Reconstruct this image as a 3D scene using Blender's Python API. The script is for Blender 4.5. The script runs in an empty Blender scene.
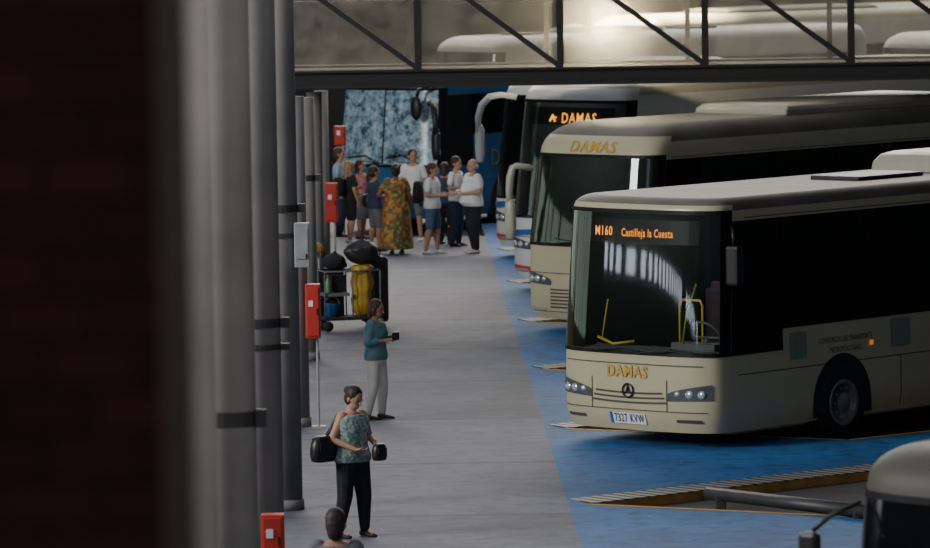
import bpy, bmesh, math, random
from mathutils import Vector, Matrix
random.seed(11)
S=bpy.context.scene; C=S.collection
pi=math.pi; R=math.radians
# ------------------------------------------------------------ camera
F=5167.0; CZ=7.0
PITCH=math.atan(389/F)
CM=Matrix.Translation((0,0,CZ))@Matrix.Rotation(pi/2-PITCH,4,'X')@Matrix.Rotation(R(-0.9),4,'Z')
def ray(px,py): return CM.to_3x3()@Vector(((px-465)/F,(274-py)/F,-1))
def gp(px,py,z=0.0):
    d=ray(px,py); return Vector((0,0,CZ))+d*((z-CZ)/d.z)
def at(px,py,D):
    d=ray(px,py); return Vector((0,0,CZ))+d*(D/d.y)
cd=bpy.data.cameras.new('camera'); cam=bpy.data.objects.new('camera',cd); C.objects.link(cam)
cam.matrix_world=CM; cd.sensor_width=36; cd.lens=F/930*36; cd.clip_end=2000; cd.clip_start=.5
cd.dof.use_dof=True; cd.dof.focus_distance=62; cd.dof.aperture_fstop=3.8
S.camera=cam
# ------------------------------------------------------------ materials
def newmat(name):
    m=bpy.data.materials.new(name); m.use_nodes=True
    nt=m.node_tree; return m,nt,nt.nodes['Principled BSDF']
def mat(name,col,rough=.6,metal=0.0,var=.12,scale=6.0,bump=0.0,spec=None,emit=None):
    m,nt,b=newmat(name); N=nt.nodes; Lk=nt.links
    tc=N.new('ShaderNodeTexCoord'); no=N.new('ShaderNodeTexNoise'); no.inputs['Scale'].default_value=scale; no.inputs['Detail'].default_value=4
    Lk.new(tc.outputs['Object'],no.inputs['Vector'])
    r=N.new('ShaderNodeValToRGB'); r.color_ramp.elements[0].position=.3; r.color_ramp.elements[1].position=.7
    r.color_ramp.elements[0].color=[c*(1-var) for c in col]+[1]; r.color_ramp.elements[1].color=[min(1,c*(1+var)) for c in col]+[1]
    Lk.new(no.outputs['Fac'],r.inputs['Fac']); Lk.new(r.outputs['Color'],b.inputs['Base Color'])
    b.inputs['Roughness'].default_value=rough; b.inputs['Metallic'].default_value=metal
    if spec is not None: b.inputs['Specular IOR Level'].default_value=spec
    if bump:
        bp=N.new('ShaderNodeBump'); bp.inputs['Strength'].default_value=bump; bp.inputs['Distance'].default_value=.02
        Lk.new(no.outputs['Fac'],bp.inputs['Height']); Lk.new(bp.outputs['Normal'],b.inputs['Normal'])
    if emit:
        b.inputs['Emission Color'].default_value=list(col)+[1]; b.inputs['Emission Strength'].default_value=emit
    return m
def glassmat(name,tint,refl=.12,haze=None,hazef=0.0):
    m,nt,b=newmat(name); N=nt.nodes; Lk=nt.links
    out=N['Material Output']; t=N.new('ShaderNodeBsdfTransparent'); t.inputs['Color'].default_value=tint+(1,)
    g=N.new('ShaderNodeBsdfGlossy'); g.inputs['Roughness'].default_value=.04; g.inputs['Color'].default_value=(.9,.95,1,1)
    lw=N.new('ShaderNodeLayerWeight'); lw.inputs['Blend'].default_value=refl
    mx=N.new('ShaderNodeMixShader'); Lk.new(lw.outputs['Fresnel'],mx.inputs['Fac'])
    src=t.outputs[0]
    if haze:
        d=N.new('ShaderNodeBsdfDiffuse'); d.inputs['Color'].default_value=haze+(1,)
        tr=N.new('ShaderNodeBsdfTranslucent'); tr.inputs['Color'].default_value=haze+(1,)
        m0=N.new('ShaderNodeMixShader'); m0.inputs['Fac'].default_value=.6; Lk.new(d.outputs[0],m0.inputs[1]); Lk.new(tr.outputs[0],m0.inputs[2])
        tc=N.new('ShaderNodeTexCoord'); no=N.new('ShaderNodeTexNoise'); no.inputs['Scale'].default_value=1.6; no.inputs['Detail'].default_value=7; no.inputs['Roughness'].default_value=.7
        Lk.new(tc.outputs['Object'],no.inputs['Vector'])
        mr=N.new('ShaderNodeMapRange'); mr.inputs['From Min'].default_value=.3; mr.inputs['From Max'].default_value=.7; mr.inputs['To Min'].default_value=hazef*.35; mr.inputs['To Max'].default_value=hazef*1.65
        Lk.new(no.outputs['Fac'],mr.inputs['Value'])
        m2=N.new('ShaderNodeMixShader'); Lk.new(mr.outputs[0],m2.inputs['Fac']); Lk.new(t.outputs[0],m2.inputs[1]); Lk.new(m0.outputs[0],m2.inputs[2]); src=m2.outputs[0]
    Lk.new(src,mx.inputs[1]); Lk.new(g.outputs[0],mx.inputs[2]); Lk.new(mx.outputs[0],out.inputs['Surface'])
    return m
def patmat(name,cols,scale,kind='voronoi',rough=.8,vec=(1,1,1)):
    m,nt,b=newmat(name); N=nt.nodes; Lk=nt.links
    tc=N.new('ShaderNodeTexCoord'); mp=N.new('ShaderNodeMapping'); mp.inputs['Scale'].default_value=vec
    Lk.new(tc.outputs['Object'],mp.inputs['Vector'])
    if kind=='voronoi':
        t=N.new('ShaderNodeTexVoronoi'); t.inputs['Scale'].default_value=scale; o=t.outputs['Color']
        sp=N.new('ShaderNodeSeparateColor'); Lk.new(o,sp.inputs[0]); o=sp.outputs[0]
    else:
        t=N.new('ShaderNodeTexNoise'); t.inputs['Scale'].default_value=scale; t.inputs['Detail'].default_value=7; t.inputs['Roughness'].default_value=.75; o=t.outputs['Fac']
    Lk.new(mp.outputs[0],t.inputs['Vector'])
    r=N.new('ShaderNodeValToRGB'); cr=r.color_ramp; cr.interpolation='CONSTANT' if kind=='voronoi' else 'LINEAR'
    n=len(cols)
    lo,hi=(0,1) if kind=='voronoi' else (.38,.68)
    for i,c in enumerate(cols):
        p=lo+(hi-lo)*i/n
        if i<2: e=cr.elements[i]; e.position=p
        else: e=cr.elements.new(p)
        e.color=list(c)+[1]
    Lk.new(o,r.inputs['Fac']); Lk.new(r.outputs['Color'],b.inputs['Base Color']); b.inputs['Roughness'].default_value=rough
    return m
def concrete(name,c0,c1,rough=.75,joint=True,stain=.5):
    m,nt,b=newmat(name); N=nt.nodes; Lk=nt.links
    tc=N.new('ShaderNodeTexCoord')
    n1=N.new('ShaderNodeTexNoise'); n1.inputs['Scale'].default_value=.45; n1.inputs['Detail'].default_value=9; n1.inputs['Roughness'].default_value=.7
    n2=N.new('ShaderNodeTexNoise'); n2.inputs['Scale'].default_value=4; n2.inputs['Detail'].default_value=6
    Lk.new(tc.outputs['Object'],n1.inputs['Vector']); Lk.new(tc.outputs['Object'],n2.inputs['Vector'])
    r=N.new('ShaderNodeValToRGB'); r.color_ramp.elements[0].position=.38; r.color_ramp.elements[1].position=.62
    r.color_ramp.elements[0].color=c0+(1,); r.color_ramp.elements[1].color=c1+(1,)
    Lk.new(n1.outputs['Fac'],r.inputs['Fac'])
    r2=N.new('ShaderNodeValToRGB'); r2.color_ramp.elements[0].position=.3; r2.color_ramp.elements[1].position=.52
    r2.color_ramp.elements[0].color=(1-stain*.7,)*3+(1,); r2.color_ramp.elements[1].color=(1,1,1,1)
    Lk.new(n2.outputs['Fac'],r2.inputs['Fac'])
    mx=N.new('ShaderNodeMix'); mx.data_type='RGBA'; mx.blend_type='MULTIPLY'; mx.inputs[0].default_value=1
    Lk.new(r.outputs['Color'],mx.inputs[6]); Lk.new(r2.outputs['Color'],mx.inputs[7]); last=mx.outputs[2]
    if joint:
        br=N.new('ShaderNodeTexBrick'); br.offset=0; br.inputs['Scale'].default_value=1; br.inputs['Brick Width'].default_value=120; br.inputs['Row Height'].default_value=5.2
        mp=N.new('ShaderNodeMapping'); mp.inputs['Location'].default_value=(60,0,0); Lk.new(tc.outputs['Object'],mp.inputs['Vector'])
        br.inputs['Mortar Size'].default_value=.1; br.inputs['Mortar Smooth'].default_value=.6
        br.inputs['Color1'].default_value=(1,1,1,1); br.inputs['Color2'].default_value=(.62,.63,.70,1); br.inputs['Mortar'].default_value=(.45,.45,.5,1)
        Lk.new(mp.outputs[0],br.inputs['Vector'])
        m3=N.new('ShaderNodeMix'); m3.data_type='RGBA'; m3.blend_type='MULTIPLY'; m3.inputs[0].default_value=1
        Lk.new(last,m3.inputs[6]); Lk.new(br.outputs['Color'],m3.inputs[7]); last=m3.outputs[2]
    Lk.new(last,b.inputs['Base Color']); b.inputs['Roughness'].default_value=rough
    return m
def brickmat(name):
    m,nt,b=newmat(name); N=nt.nodes; Lk=nt.links
    tc=N.new('ShaderNodeTexCoord'); mp=N.new('ShaderNodeMapping'); mp.inputs['Rotation'].default_value=(R(90),0,0)
    br=N.new('ShaderNodeTexBrick'); br.inputs['Scale'].default_value=3.2
    br.inputs['Color1'].default_value=(.135,.055,.042,1); br.inputs['Color2'].default_value=(.085,.038,.032,1); br.inputs['Mortar'].default_value=(.045,.032,.03,1)
    Lk.new(tc.outputs['Object'],mp.inputs['Vector']); Lk.new(mp.outputs[0],br.inputs['Vector']); Lk.new(br.outputs['Color'],b.inputs['Base Color'])
    b.inputs['Roughness'].default_value=.9; return m
def ribmat(name,c0,c1,direction,scale):
    m,nt,b=newmat(name); N=nt.nodes; Lk=nt.links
    tc=N.new('ShaderNodeTexCoord'); mp=N.new('ShaderNodeMapping'); mp.inputs['Rotation'].default_value=(0,0,direction)
    w=N.new('ShaderNodeTexWave'); w.inputs['Scale'].default_value=scale
    Lk.new(tc.outputs['Object'],mp.inputs['Vector']); Lk.new(mp.outputs[0],w.inputs['Vector'])
    r=N.new('ShaderNodeValToRGB'); r.color_ramp.elements[0].position=.4; r.color_ramp.elements[1].position=.6
    r.color_ramp.elements[0].color=c0+(1,); r.color_ramp.elements[1].color=c1+(1,)
    Lk.new(w.outputs['Fac'],r.inputs['Fac']); Lk.new(r.outputs['Color'],b.inputs['Base Color']); b.inputs['Roughness'].default_value=.6; return m

M={}
M['cream']=mat('cream_paint',(.45,.41,.27),.3,var=.05,scale=1.2)
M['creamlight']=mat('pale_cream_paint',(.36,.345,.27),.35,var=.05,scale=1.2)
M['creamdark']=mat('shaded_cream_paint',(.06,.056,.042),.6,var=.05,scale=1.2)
M['white']=mat('white_coach_paint',(.56,.57,.57),.3,var=.05,scale=1.2)
M['bluep']=mat('blue_coach_paint',(.025,.12,.27),.3,var=.15,scale=.8)
M['roofgrey']=mat('roof_grey',(.125,.12,.095),.6,var=.2,scale=1.5)
M['black']=mat('black_plastic',(.012,.012,.013),.45,var=.2)
M['blackgloss']=mat('black_gloss_panel',(.006,.006,.007),.5,var=.1,spec=.2)
M['tint']=mat('tinted_window_glass',(.006,.007,.008),.1,var=.1,spec=.35)
M['ws']=glassmat('windscreen_glass',(.74,.8,.78),.40)
M['inner']=mat('dark_interior',(.03,.033,.032),.8)
M['dash']=mat('dashboard_grey',(.11,.11,.112),.6)
M['seat']=mat('seat_fabric',(.2,.11,.16),.9)
M['yellow']=mat('yellow_rail',(.6,.4,.04),.4,var=.05)
M['gold']=mat('gold_letter',(.5,.3,.05),.4,var=.05)
M['led']=mat('orange_led',(1,.3,.04),.5,var=.02,emit=1.8)
M['led2']=mat('amber_led',(1,.40,.06),.5,var=.02,emit=2.0)
M['lamp']=mat('headlamp_glass',(.55,.6,.65),.12,metal=.5,var=.2,scale=20)
M['lampdark']=mat('headlamp_dark',(.12,.13,.14),.15,metal=.4)
M['plate']=mat('plate_white',(.75,.76,.78),.4,var=.02)
M['plateblue']=mat('plate_blue',(.02,.07,.4),.4,var=.02)
M['ink']=mat('plate_ink',(.01,.01,.015),.5,var=.02)
M['seam']=mat('panel_seam',(.06,.055,.045),.7)
M['tyre']=mat('tyre_rubber',(.015,.015,.015),.85)
M['rim']=mat('steel_rim',(.2,.195,.18),.5,metal=.2)
M['chrome']=mat('chrome',(.7,.7,.7),.2,metal=1)
M['emb']=mat('dark_emblem',(.03,.03,.035),.3,metal=.6)
M['sticker']=mat('teal_sticker',(.2,.23,.18),.5)
M['orange']=mat('orange_marker',(.9,.22,.02),.4,emit=.6)
M['green']=mat('green_cord',(.3,.5,.12),.5)
M['plat']=concrete('platform_concrete',(.085,.091,.13),(.16,.167,.215))
M['blue']=concrete('blue_painted_ground',(.003,.08,.25),(.009,.145,.40),joint=False,stain=.75)
M['road']=concrete('dark_asphalt',(.02,.019,.019),(.04,.037,.036),joint=False)
M['outground']=concrete('outer_ground',(.09,.082,.07),(.17,.155,.13),joint=False)
M['kerb']=mat('worn_yellow_kerb',(.36,.21,.05),.8,var=.35,scale=4)
M['line']=mat('worn_yellow_line',(.42,.25,.06),.8,var=.35,scale=5)
AX=R(42); BX=R(50.5)
M['rib']=ribmat('ribbed_strip',(.02,.02,.022),(.30,.28,.25),-(pi/2-BX),1.9)
M['brick']=brickmat('brown_brick')
M['col']=mat('column_concrete',(.21,.2,.188),.8,var=.18,scale=1.5,bump=.1)
M['band']=mat('column_band',(.03,.029,.029),.6)
M['red']=mat('red_enamel',(.48,.03,.02),.5,var=.1)
M['wbox']=mat('pale_grey_box',(.33,.34,.35),.5)
M['steel']=mat('dark_painted_steel',(.014,.0135,.0135),.5)
M['bglass']=glassmat('hazy_bridge_glass',(.74,.73,.70),.12,(.5,.48,.43),.16)
M['deck']=mat('bridge_deck',(.16,.14,.12),.8)
M['wall']=mat('dark_wall',(.035,.035,.037),.85,var=.25,scale=1.0)
M['pipe']=mat('grey_pipe',(.045,.045,.05),.5,metal=.3)
M['skin1']=mat('skin_light',(.42,.23,.155),.6,var=.05)
M['skin2']=mat('skin_tan',(.34,.17,.11),.6,var=.05)
M['skin3']=mat('skin_brown',(.16,.075,.045),.6,var=.05)
M['hairb']=mat('dark_brown_hair',(.022,.013,.011),.6,var=.4,scale=40,bump=.4)
M['hairbr']=mat('brown_hair',(.07,.035,.02),.6,var=.4,scale=40,bump=.4)
M['hairbl']=mat('blond_hair',(.3,.19,.09),.6,var=.3,scale=40,bump=.4)
M['hairw']=mat('grey_hair',(.4,.4,.4),.7,var=.2,scale=40,bump=.3)
M['teal']=mat('teal_cotton',(.10,.23,.27),.85,var=.2,bump=.5,scale=9)
M['pants_w']=mat('white_cotton',(.66,.64,.61),.85,var=.08,bump=.5,scale=9)
M['black_c']=mat('black_cotton',(.012,.012,.014),.9,var=.3,bump=.4,scale=9)
M['grey_c']=mat('grey_cotton',(.12,.125,.14),.9,var=.15,bump=.4,scale=9)
M['white_c']=mat('white_shirt_cotton',(.7,.71,.73),.85,var=.06,bump=.5,scale=9)
M['lblue_c']=mat('light_blue_cotton',(.3,.42,.55),.85,var=.1,bump=.4,scale=9)
M['navy_c']=mat('navy_cotton',(.025,.035,.08),.85,var=.15,bump=.4,scale=9)
M['jean']=mat('denim',(.07,.11,.2),.85,var=.2,scale=14)
M['pink_c']=mat('pink_cotton',(.45,.2,.2),.85,var=.15,bump=.4,scale=9)
M['floral']=patmat('floral_cotton',[(.14,.24,.22),(.34,.38,.33),(.10,.18,.17),(.24,.33,.3)],38)
M['dress']=patmat('patterned_cotton',[(.36,.16,.03),(.05,.09,.04),(.4,.22,.05),(.22,.07,.03),(.09,.13,.04)],17)
M['shoe']=mat('dark_shoe',(.02,.018,.017),.6)
M['shoew']=mat('pale_shoe',(.5,.5,.5),.6)
M['leather']=mat('black_leather',(.014,.013,.013),.4,var=.3,bump=.2)
M['lip']=mat('lip',(.3,.09,.08),.5)
M['eye']=mat('eye_dark',(.02,.015,.012),.2)
M['bagy']=mat('yellow_refuse_bag',(.36,.22,.02),.5,var=.3,bump=.6,scale=5)
M['bluebucket']=mat('blue_bucket',(.02,.13,.35),.5)
M['greenb']=mat('green_bottle',(.1,.3,.1),.4)
M['binbag']=mat('black_refuse_bag',(.015,.015,.017),.5,bump=.8,scale=7)
M['daylight']=mat('daylit_glazing',(.85,.93,1),.5,var=.1,scale=.7,emit=7.0)
M['dimlight']=mat('dim_green_glazing',(.5,.62,.5),.5,var=.6,scale=.9,emit=1.7)
M['wsb']=patmat('painted_sky_windscreen',[(.035,.06,.08),(.15,.26,.34),(.30,.44,.53),(.48,.62,.68)],6,'noise',.25,(1,1,1))  # opaque; sky reflection is painted into the colour as noise
M['stripeb']=mat('blue_livery_stripe',(.03,.08,.35),.4); M['striper']=mat('red_livery_stripe',(.5,.04,.04),.4)
# ------------------------------------------------------------ mesh helper
class MB:
    def __init__(s): s.v=[]; s.f=[]; s.m=[]
    def add(s,vs,fs,mi=0):
        o=len(s.v); s.v+= [tuple(v) for v in vs]
        for f in fs: s.f.append(tuple(i+o for i in f)); s.m.append(mi)
        return s
    def box(s,c,sz,rot=None,mi=0):
        c=Vector(c); a=[Vector((x*sz[0]/2,y*sz[1]/2,z*sz[2]/2)) for x in(-1,1) for y in(-1,1) for z in(-1,1)]
        if rot is not None: a=[rot@p for p in a]
        return s.add([p+c for p in a],[(0,1,3,2),(4,6,7,5),(0,4,5,1),(2,3,7,6),(0,2,6,4),(1,5,7,3)],mi)
    def loft(s,rings,mi=0,cap=True,closed=True):
        n=len(rings[0]); vs=[p for r in rings for p in r]; fs=[]
        for i in range(len(rings)-1):
            for j in range(n if closed else n-1):
                k=(j+1)%n; fs.append((i*n+j,i*n+k,(i+1)*n+k,(i+1)*n+j))
        if cap: fs.append(tuple(range(n-1,-1,-1))); fs.append(tuple((len(rings)-1)*n+j for j in range(n)))
        return s.add(vs,fs,mi)
    def tube(s,pts,rad,n=8,mi=0,cap=True):
        pts=[Vector(p) for p in pts]
        if not isinstance(rad,(list,tuple)): rad=[rad]*len(pts)
        rings=[]; u=None
        for i,p in enumerate(pts):
            t=(pts[min(i+1,len(pts)-1)]-pts[max(i-1,0)]).normalized()
            if u is None: u=t.cross(Vector((.13,.27,1)) if abs(t.z)<.9 else Vector((1,.2,.1))).normalized()
            else: u=(u-t*u.dot(t)).normalized()
            w=t.cross(u)
            rings.append([p+(u*math.cos(2*pi*j/n)+w*math.sin(2*pi*j/n))*rad[i] for j in range(n)])
        return s.loft(rings,mi,cap)
    def cap(s,a,ra,b,rb,n=10):
        a=Vector(a); b=Vector(b); d=(b-a).normalized()
        return s.tube([a-d*ra*.95,a-d*ra*.6,a,b,b+d*rb*.6,b+d*rb*.95],[ra*.3,ra*.8,ra,rb,rb*.8,rb*.3],n)
    def ell(s,c,r,mx=None,nu=14,nv=9):
        c=Vector(c); rings=[]
        for i in range(nv):
            ph=pi*(i+.35)/(nv-.3)-pi/2
            rings.append([Vector((r[0]*math.cos(ph)*math.cos(2*pi*j/nu),r[1]*math.cos(ph)*math.sin(2*pi*j/nu),r[2]*math.sin(ph))) for j in range(nu)])
        rings=[[ (mx@p if mx is not None else p)+c for p in q] for q in rings]
        return s.loft(rings)
    def build(s,name,mats,parent=None,smooth=False,bevel=0,remesh=0,sm=0,loc=None):
        me=bpy.data.meshes.new(name); me.from_pydata(s.v,[],s.f); me.update()
        if not isinstance(mats,(list,tuple)): mats=[mats]
        for m in mats: me.materials.append(m)
        for p,i in zip(me.polygons,s.m): p.material_index=i; p.use_smooth=smooth
        bm=bmesh.new(); bm.from_mesh(me); bmesh.ops.recalc_face_normals(bm,faces=bm.faces); bm.to_mesh(me); bm.free()
        o=bpy.data.objects.new(name,me); C.objects.link(o); o.parent=parent
        if bevel:
            b=o.modifiers.new('b','BEVEL'); b.width=bevel; b.segments=2; b.limit_method='ANGLE'
        if remesh:
            r=o.modifiers.new('r','REMESH'); r.mode='VOXEL'; r.voxel_size=remesh; r.use_smooth_shade=True
        if sm:
            q=o.modifiers.new('s','SMOOTH'); q.iterations=sm; q.factor=.5
        if loc is not None: o.location=loc
        return o
def thing(name,label,cat,loc=(0,0,0),rz=0,group=None):
    o=bpy.data.objects.new(name,None); C.objects.link(o); o.location=loc; o.rotation_euler=(0,0,rz); o.empty_display_size=.2
    return tag(o,label,cat,group)
def tag(o,label,cat,group=None):
    o['label']=label; o['category']=cat
    if group: o['group']=group
    return o
def struct(o): o['kind']='structure'; return o
def dup(o,parent=None):
    c=o.copy(); C.objects.link(c); c.parent=parent
    for ch in list(o.children):
        if ch.type!='LIGHT': dup(ch,c)
    return c
def textmesh(txt,size,bold=0.0,sx=1.0,sp=1.0):
    cu=bpy.data.curves.new('t','FONT'); cu.body=txt; cu.size=size; cu.align_x='CENTER'; cu.align_y='CENTER'; cu.offset=bold; cu.resolution_u=2; cu.space_character=sp
    ob=bpy.data.objects.new('t',cu); C.objects.link(ob); bpy.context.view_layer.update()
    dg=bpy.context.evaluated_depsgraph_get(); me=bpy.data.meshes.new_from_object(ob.evaluated_get(dg))
    vs=[(v.co.x*sx,v.co.y) for v in me.vertices]; fs=[tuple(p.vertices) for p in me.polygons]
    bpy.data.objects.remove(ob); bpy.data.curves.remove(cu); bpy.data.meshes.remove(me)
    return vs,fs
# ------------------------------------------------------------ geometry of the place
E0=gp(582,548); E1=gp(490,252); ed=(E1-E0)/(E1.y-E0.y)
def edge(D): return Vector((E0.x+ed.x*(D-E0.y),D,0))
a=Vector((math.sin(BX),math.cos(BX),0)); p=Vector((math.cos(R(28)),-math.sin(R(28)),0)); ps=Vector((math.cos(BX),-math.sin(BX),0))
C1=gp(592,504); C4=gp(532,322); step=(C4-C1)/3
def corner(k): return C1+step*(k-1)
def colx(D): return -1.61-.0152*(D-29.5)
DEPTH=-.1
o=MB().add([(-90,-30,DEPTH),(120,-30,DEPTH),(120,119,DEPTH),(-90,119,DEPTH)],[(0,1,2,3)]).build('floor_road',M['road']); struct(o)
o=MB().add([(-200,119,DEPTH),(260,119,DEPTH),(260,420,DEPTH),(-200,420,DEPTH)],[(0,1,2,3)]).build('floor_outside',M['outground']); struct(o)
pb=MB(); q=[Vector((-14,-5,0)),edge(-5),edge(103),Vector((-14,103,0))]
pb.loft([[v+Vector((0,0,DEPTH-.05)) for v in q],q]); struct(pb.build('floor',M['plat']))
bb=MB()
BW=3.95
for k in range(-4,8):
    ck=corner(k); nk=ck+p*BW; cn=corner(k-1); LL=15
    eck=edge(ck.y); ecn=edge(cn.y)
    poly=[eck,ck,nk,nk+a*LL,cn+a*LL,cn,ecn]
    n=len(poly); vs=[Vector((v.x,v.y,0)) for v in poly]+[Vector((v.x,v.y,DEPTH-.05)) for v in poly]
    bb.add(vs,[tuple(range(n))],0); bb.add(vs,[(i,(i+1)%n,(i+1)%n+n,i+n) for i in range(n)],1)
struct(bb.build('floor_blue',[M['blue'],M['kerb']]))
for i,k in enumerate(range(-4,7)):
    c=corner(k)
    q=[c+a*.0,c+a*14.8,c+a*14.8-ps*.5,c+a*.12-ps*.5]
    mb=MB(); mb.loft([[Vector((v.x,v.y,.002)) for v in q],[Vector((v.x,v.y,.012)) for v in q]])
    struct(mb.build('trim_%d'%(2*i+1),M['rib']))
    mb=MB()
    def ln(A,B,w,side):
        mb.loft([[Vector((v.x,v.y,z)) for v in (A,B,B+side*w,A+side*w)] for z in(.003,.006)])
    N_=c+p*BW
    ln(c+a*0,N_,.1,-a); ln(N_,N_+a*14.8,.1,ps)
    struct(mb.build('trim_%d'%(2*i+2),M['line']))
def wheelstop(A,B,label):
    t=thing('wheel_stop',label,'wheel stop',(0,0,0))
    A=Vector(A);B=Vector(B); z=.08
    MB().tube([A+Vector((0,0,z)),B+Vector((0,0,z))],.075,12).build('bar',M['pipe'],t,True)
    for f in(.08,.92):
        q=A.lerp(B,f); MB().box((q.x,q.y,(DEPTH+z-.02)/2),(.12,.12,z-DEPTH)).build('foot',M['pipe'],t,bevel=.01)
wheelstop(gp(708,500),gp(872,520),'dark round metal wheel stop bar lying across the empty near bay')
# walls
w0=92; mb=MB(); q=[Vector((colx(w0)-.75,w0,0)),Vector((colx(103)-.75,103,0)),Vector((colx(103)-1.0,103,0)),Vector((colx(w0)-1.0,w0,0))]
mb.loft([q,[v+Vector((0,0,.9)) for v in q]]); struct(mb.build('wall_left',M['wall']))
mb=MB().box((20,118.5,1.2),(120,.4,2.6)); struct(mb.build('wall_back_shade',M['wall']))  # low dark backdrop added to keep the gaps behind the coaches dark
mb=MB().box((-14.2,62,2.5),(.3,90,5.0)); struct(mb.build('wall_side',M['wall']))
def win(i,y0,y1,z0,z1,n,m,fill=.55):
    mb=MB(); w=(y1-y0)/n
    for k in range(n): mb.box((-14.03,y0+w*(k+.5),(z0+z1)/2),(.03,w*fill,z1-z0))
    struct(mb.build('window_%d'%i,m))
win(1,42,52,2.65,3.05,16,M['daylight']); win(2,54,64,2.65,3.05,16,M['daylight']); win(3,67,76,1.4,3.8,6,M['dimlight'],.85); win(4,77,92,1.4,4.2,9,M['dimlight'],.85)
# brick pillar
o=MB().box((-1.41,9.1,4.6),(1.8,1.0,9.2)).build('brick_pillar',M['brick']); tag(o,'broad dark brown brick pillar blurred in the left foreground','pillar')
# columns
ords=['frontmost and widest','second','third','fourth','fifth','sixth','seventh','eighth']
cols=[]
Ds=[29.5,38,47.5,58,67,76.5,86,95.5]; Hs=[9,9,9,9,4.3,3.9,3.6,3.25]
for i,D in enumerate(Ds):
    x=colx(D)+(-.03 if i==0 else 0)
    t=thing('concrete_column','%s round grey concrete column, counted back from the brick pillar'%ords[i],'column',(x,D,0),group='row of round columns along the platform')
    r=(.2,.18,.175,.17)[i] if i<4 else .13
    rings=[[Vector((r*math.cos(2*pi*j/28),r*math.sin(2*pi*j/28),z)) for j in range(28)] for z in(0,Hs[i]/2,Hs[i])]
    MB().loft(rings).build('shaft',M['col'],t,True)
    rr=r+.02
    MB().loft([[Vector((rr*math.cos(2*pi*j/28),rr*math.sin(2*pi*j/28),z)) for j in range(28)] for z in(0,.12)]).build('base_ring',M['col'],t,True)
    cols.append(t)
def zfor(px,py,D): return at(px,py,D).z
def bandring(i,py,h=.1):
    D=Ds[i]; t=cols[i]; z=zfor(280,py,D)
    r=.188 if i<4 else .14
    b=MB().loft([[Vector((r*math.cos(2*pi*j/24),r*math.sin(2*pi*j/24),z+dz)) for j in range(24)] for dz in(-h/2,h/2)])
    b.box((r+.03,-.05,z),(.08,.08,h*1.2)); b.build('clamp_band',M['band'],t)
bandring(1,417,.11); bandring(2,322,.08); bandring(2,346,.05); bandring(3,208,.08); bandring(3,235,.05); bandring(5,178,.08)
def boxthing(name,label,cat,pos,size,m,parts=()):
    t=thing(name,label,cat,pos)
    MB().box((0,0,0),size).build('housing',m,t,bevel=.01)
    for nm,c,sz,mm in parts: MB().box(c,sz).build(nm,mm,t)
    return t
P=at(302,245,57.76)
boxthing('junction_box','pale grey junction box fixed to the fourth column','junction box',P,(.17,.14,.5),M['wbox'],[('cover',(0,-.075,.02),(.13,.015,.34),M['wbox']),('latch',(.05,-.085,-.12),(.02,.01,.05),M['black'])])
def redbox(px0,py0,px1,py1,D,label,pole=False):
    A=at(px0,py0,D); B=at(px1,py1,D); c=(A+B)/2; w=B.x-A.x; h=A.z-B.z
    t=thing('extinguisher_cabinet',label,'fire cabinet',(c.x,D,0))
    MB().box((0,0,c.z),(w,.18,h)).build('cabinet',M['red'],t,bevel=.012)
    MB().box((0,-.1,c.z),(w*.82,.02,h*.9)).build('door',M['red'],t,bevel=.008)
    MB().box((-w*.12,-.115,c.z+h*.15),(w*.3,.008,w*.4)).build('notice',M['plate'],t)
    MB().box((w*.3,-.12,c.z),(.02,.02,.08)).build('handle',M['black'],t)
    if pole or c.z-h/2>.05:
        MB().tube([(w*.25,0,0),(w*.25,0,c.z-h/2+.02)],.018,10).box((w*.25,0,.015),(.18,.18,.03)).build('pole',M['wbox'],t)
redbox(305,284,321,338,gp(316,428).y,'tall red fire cabinet on a thin pole, between the trolley and the fourth column',True)
redbox(325,183,338,222,94.5,'small red fire cabinet on the column beside the queue')
redbox(261,514,285,566,46.0,'red fire cabinet low down at the bottom edge of the photo beside the columns')
redbox(334,126,346,145,104,'far red fire cabinet above the heads at the left of the blue coach')
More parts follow.
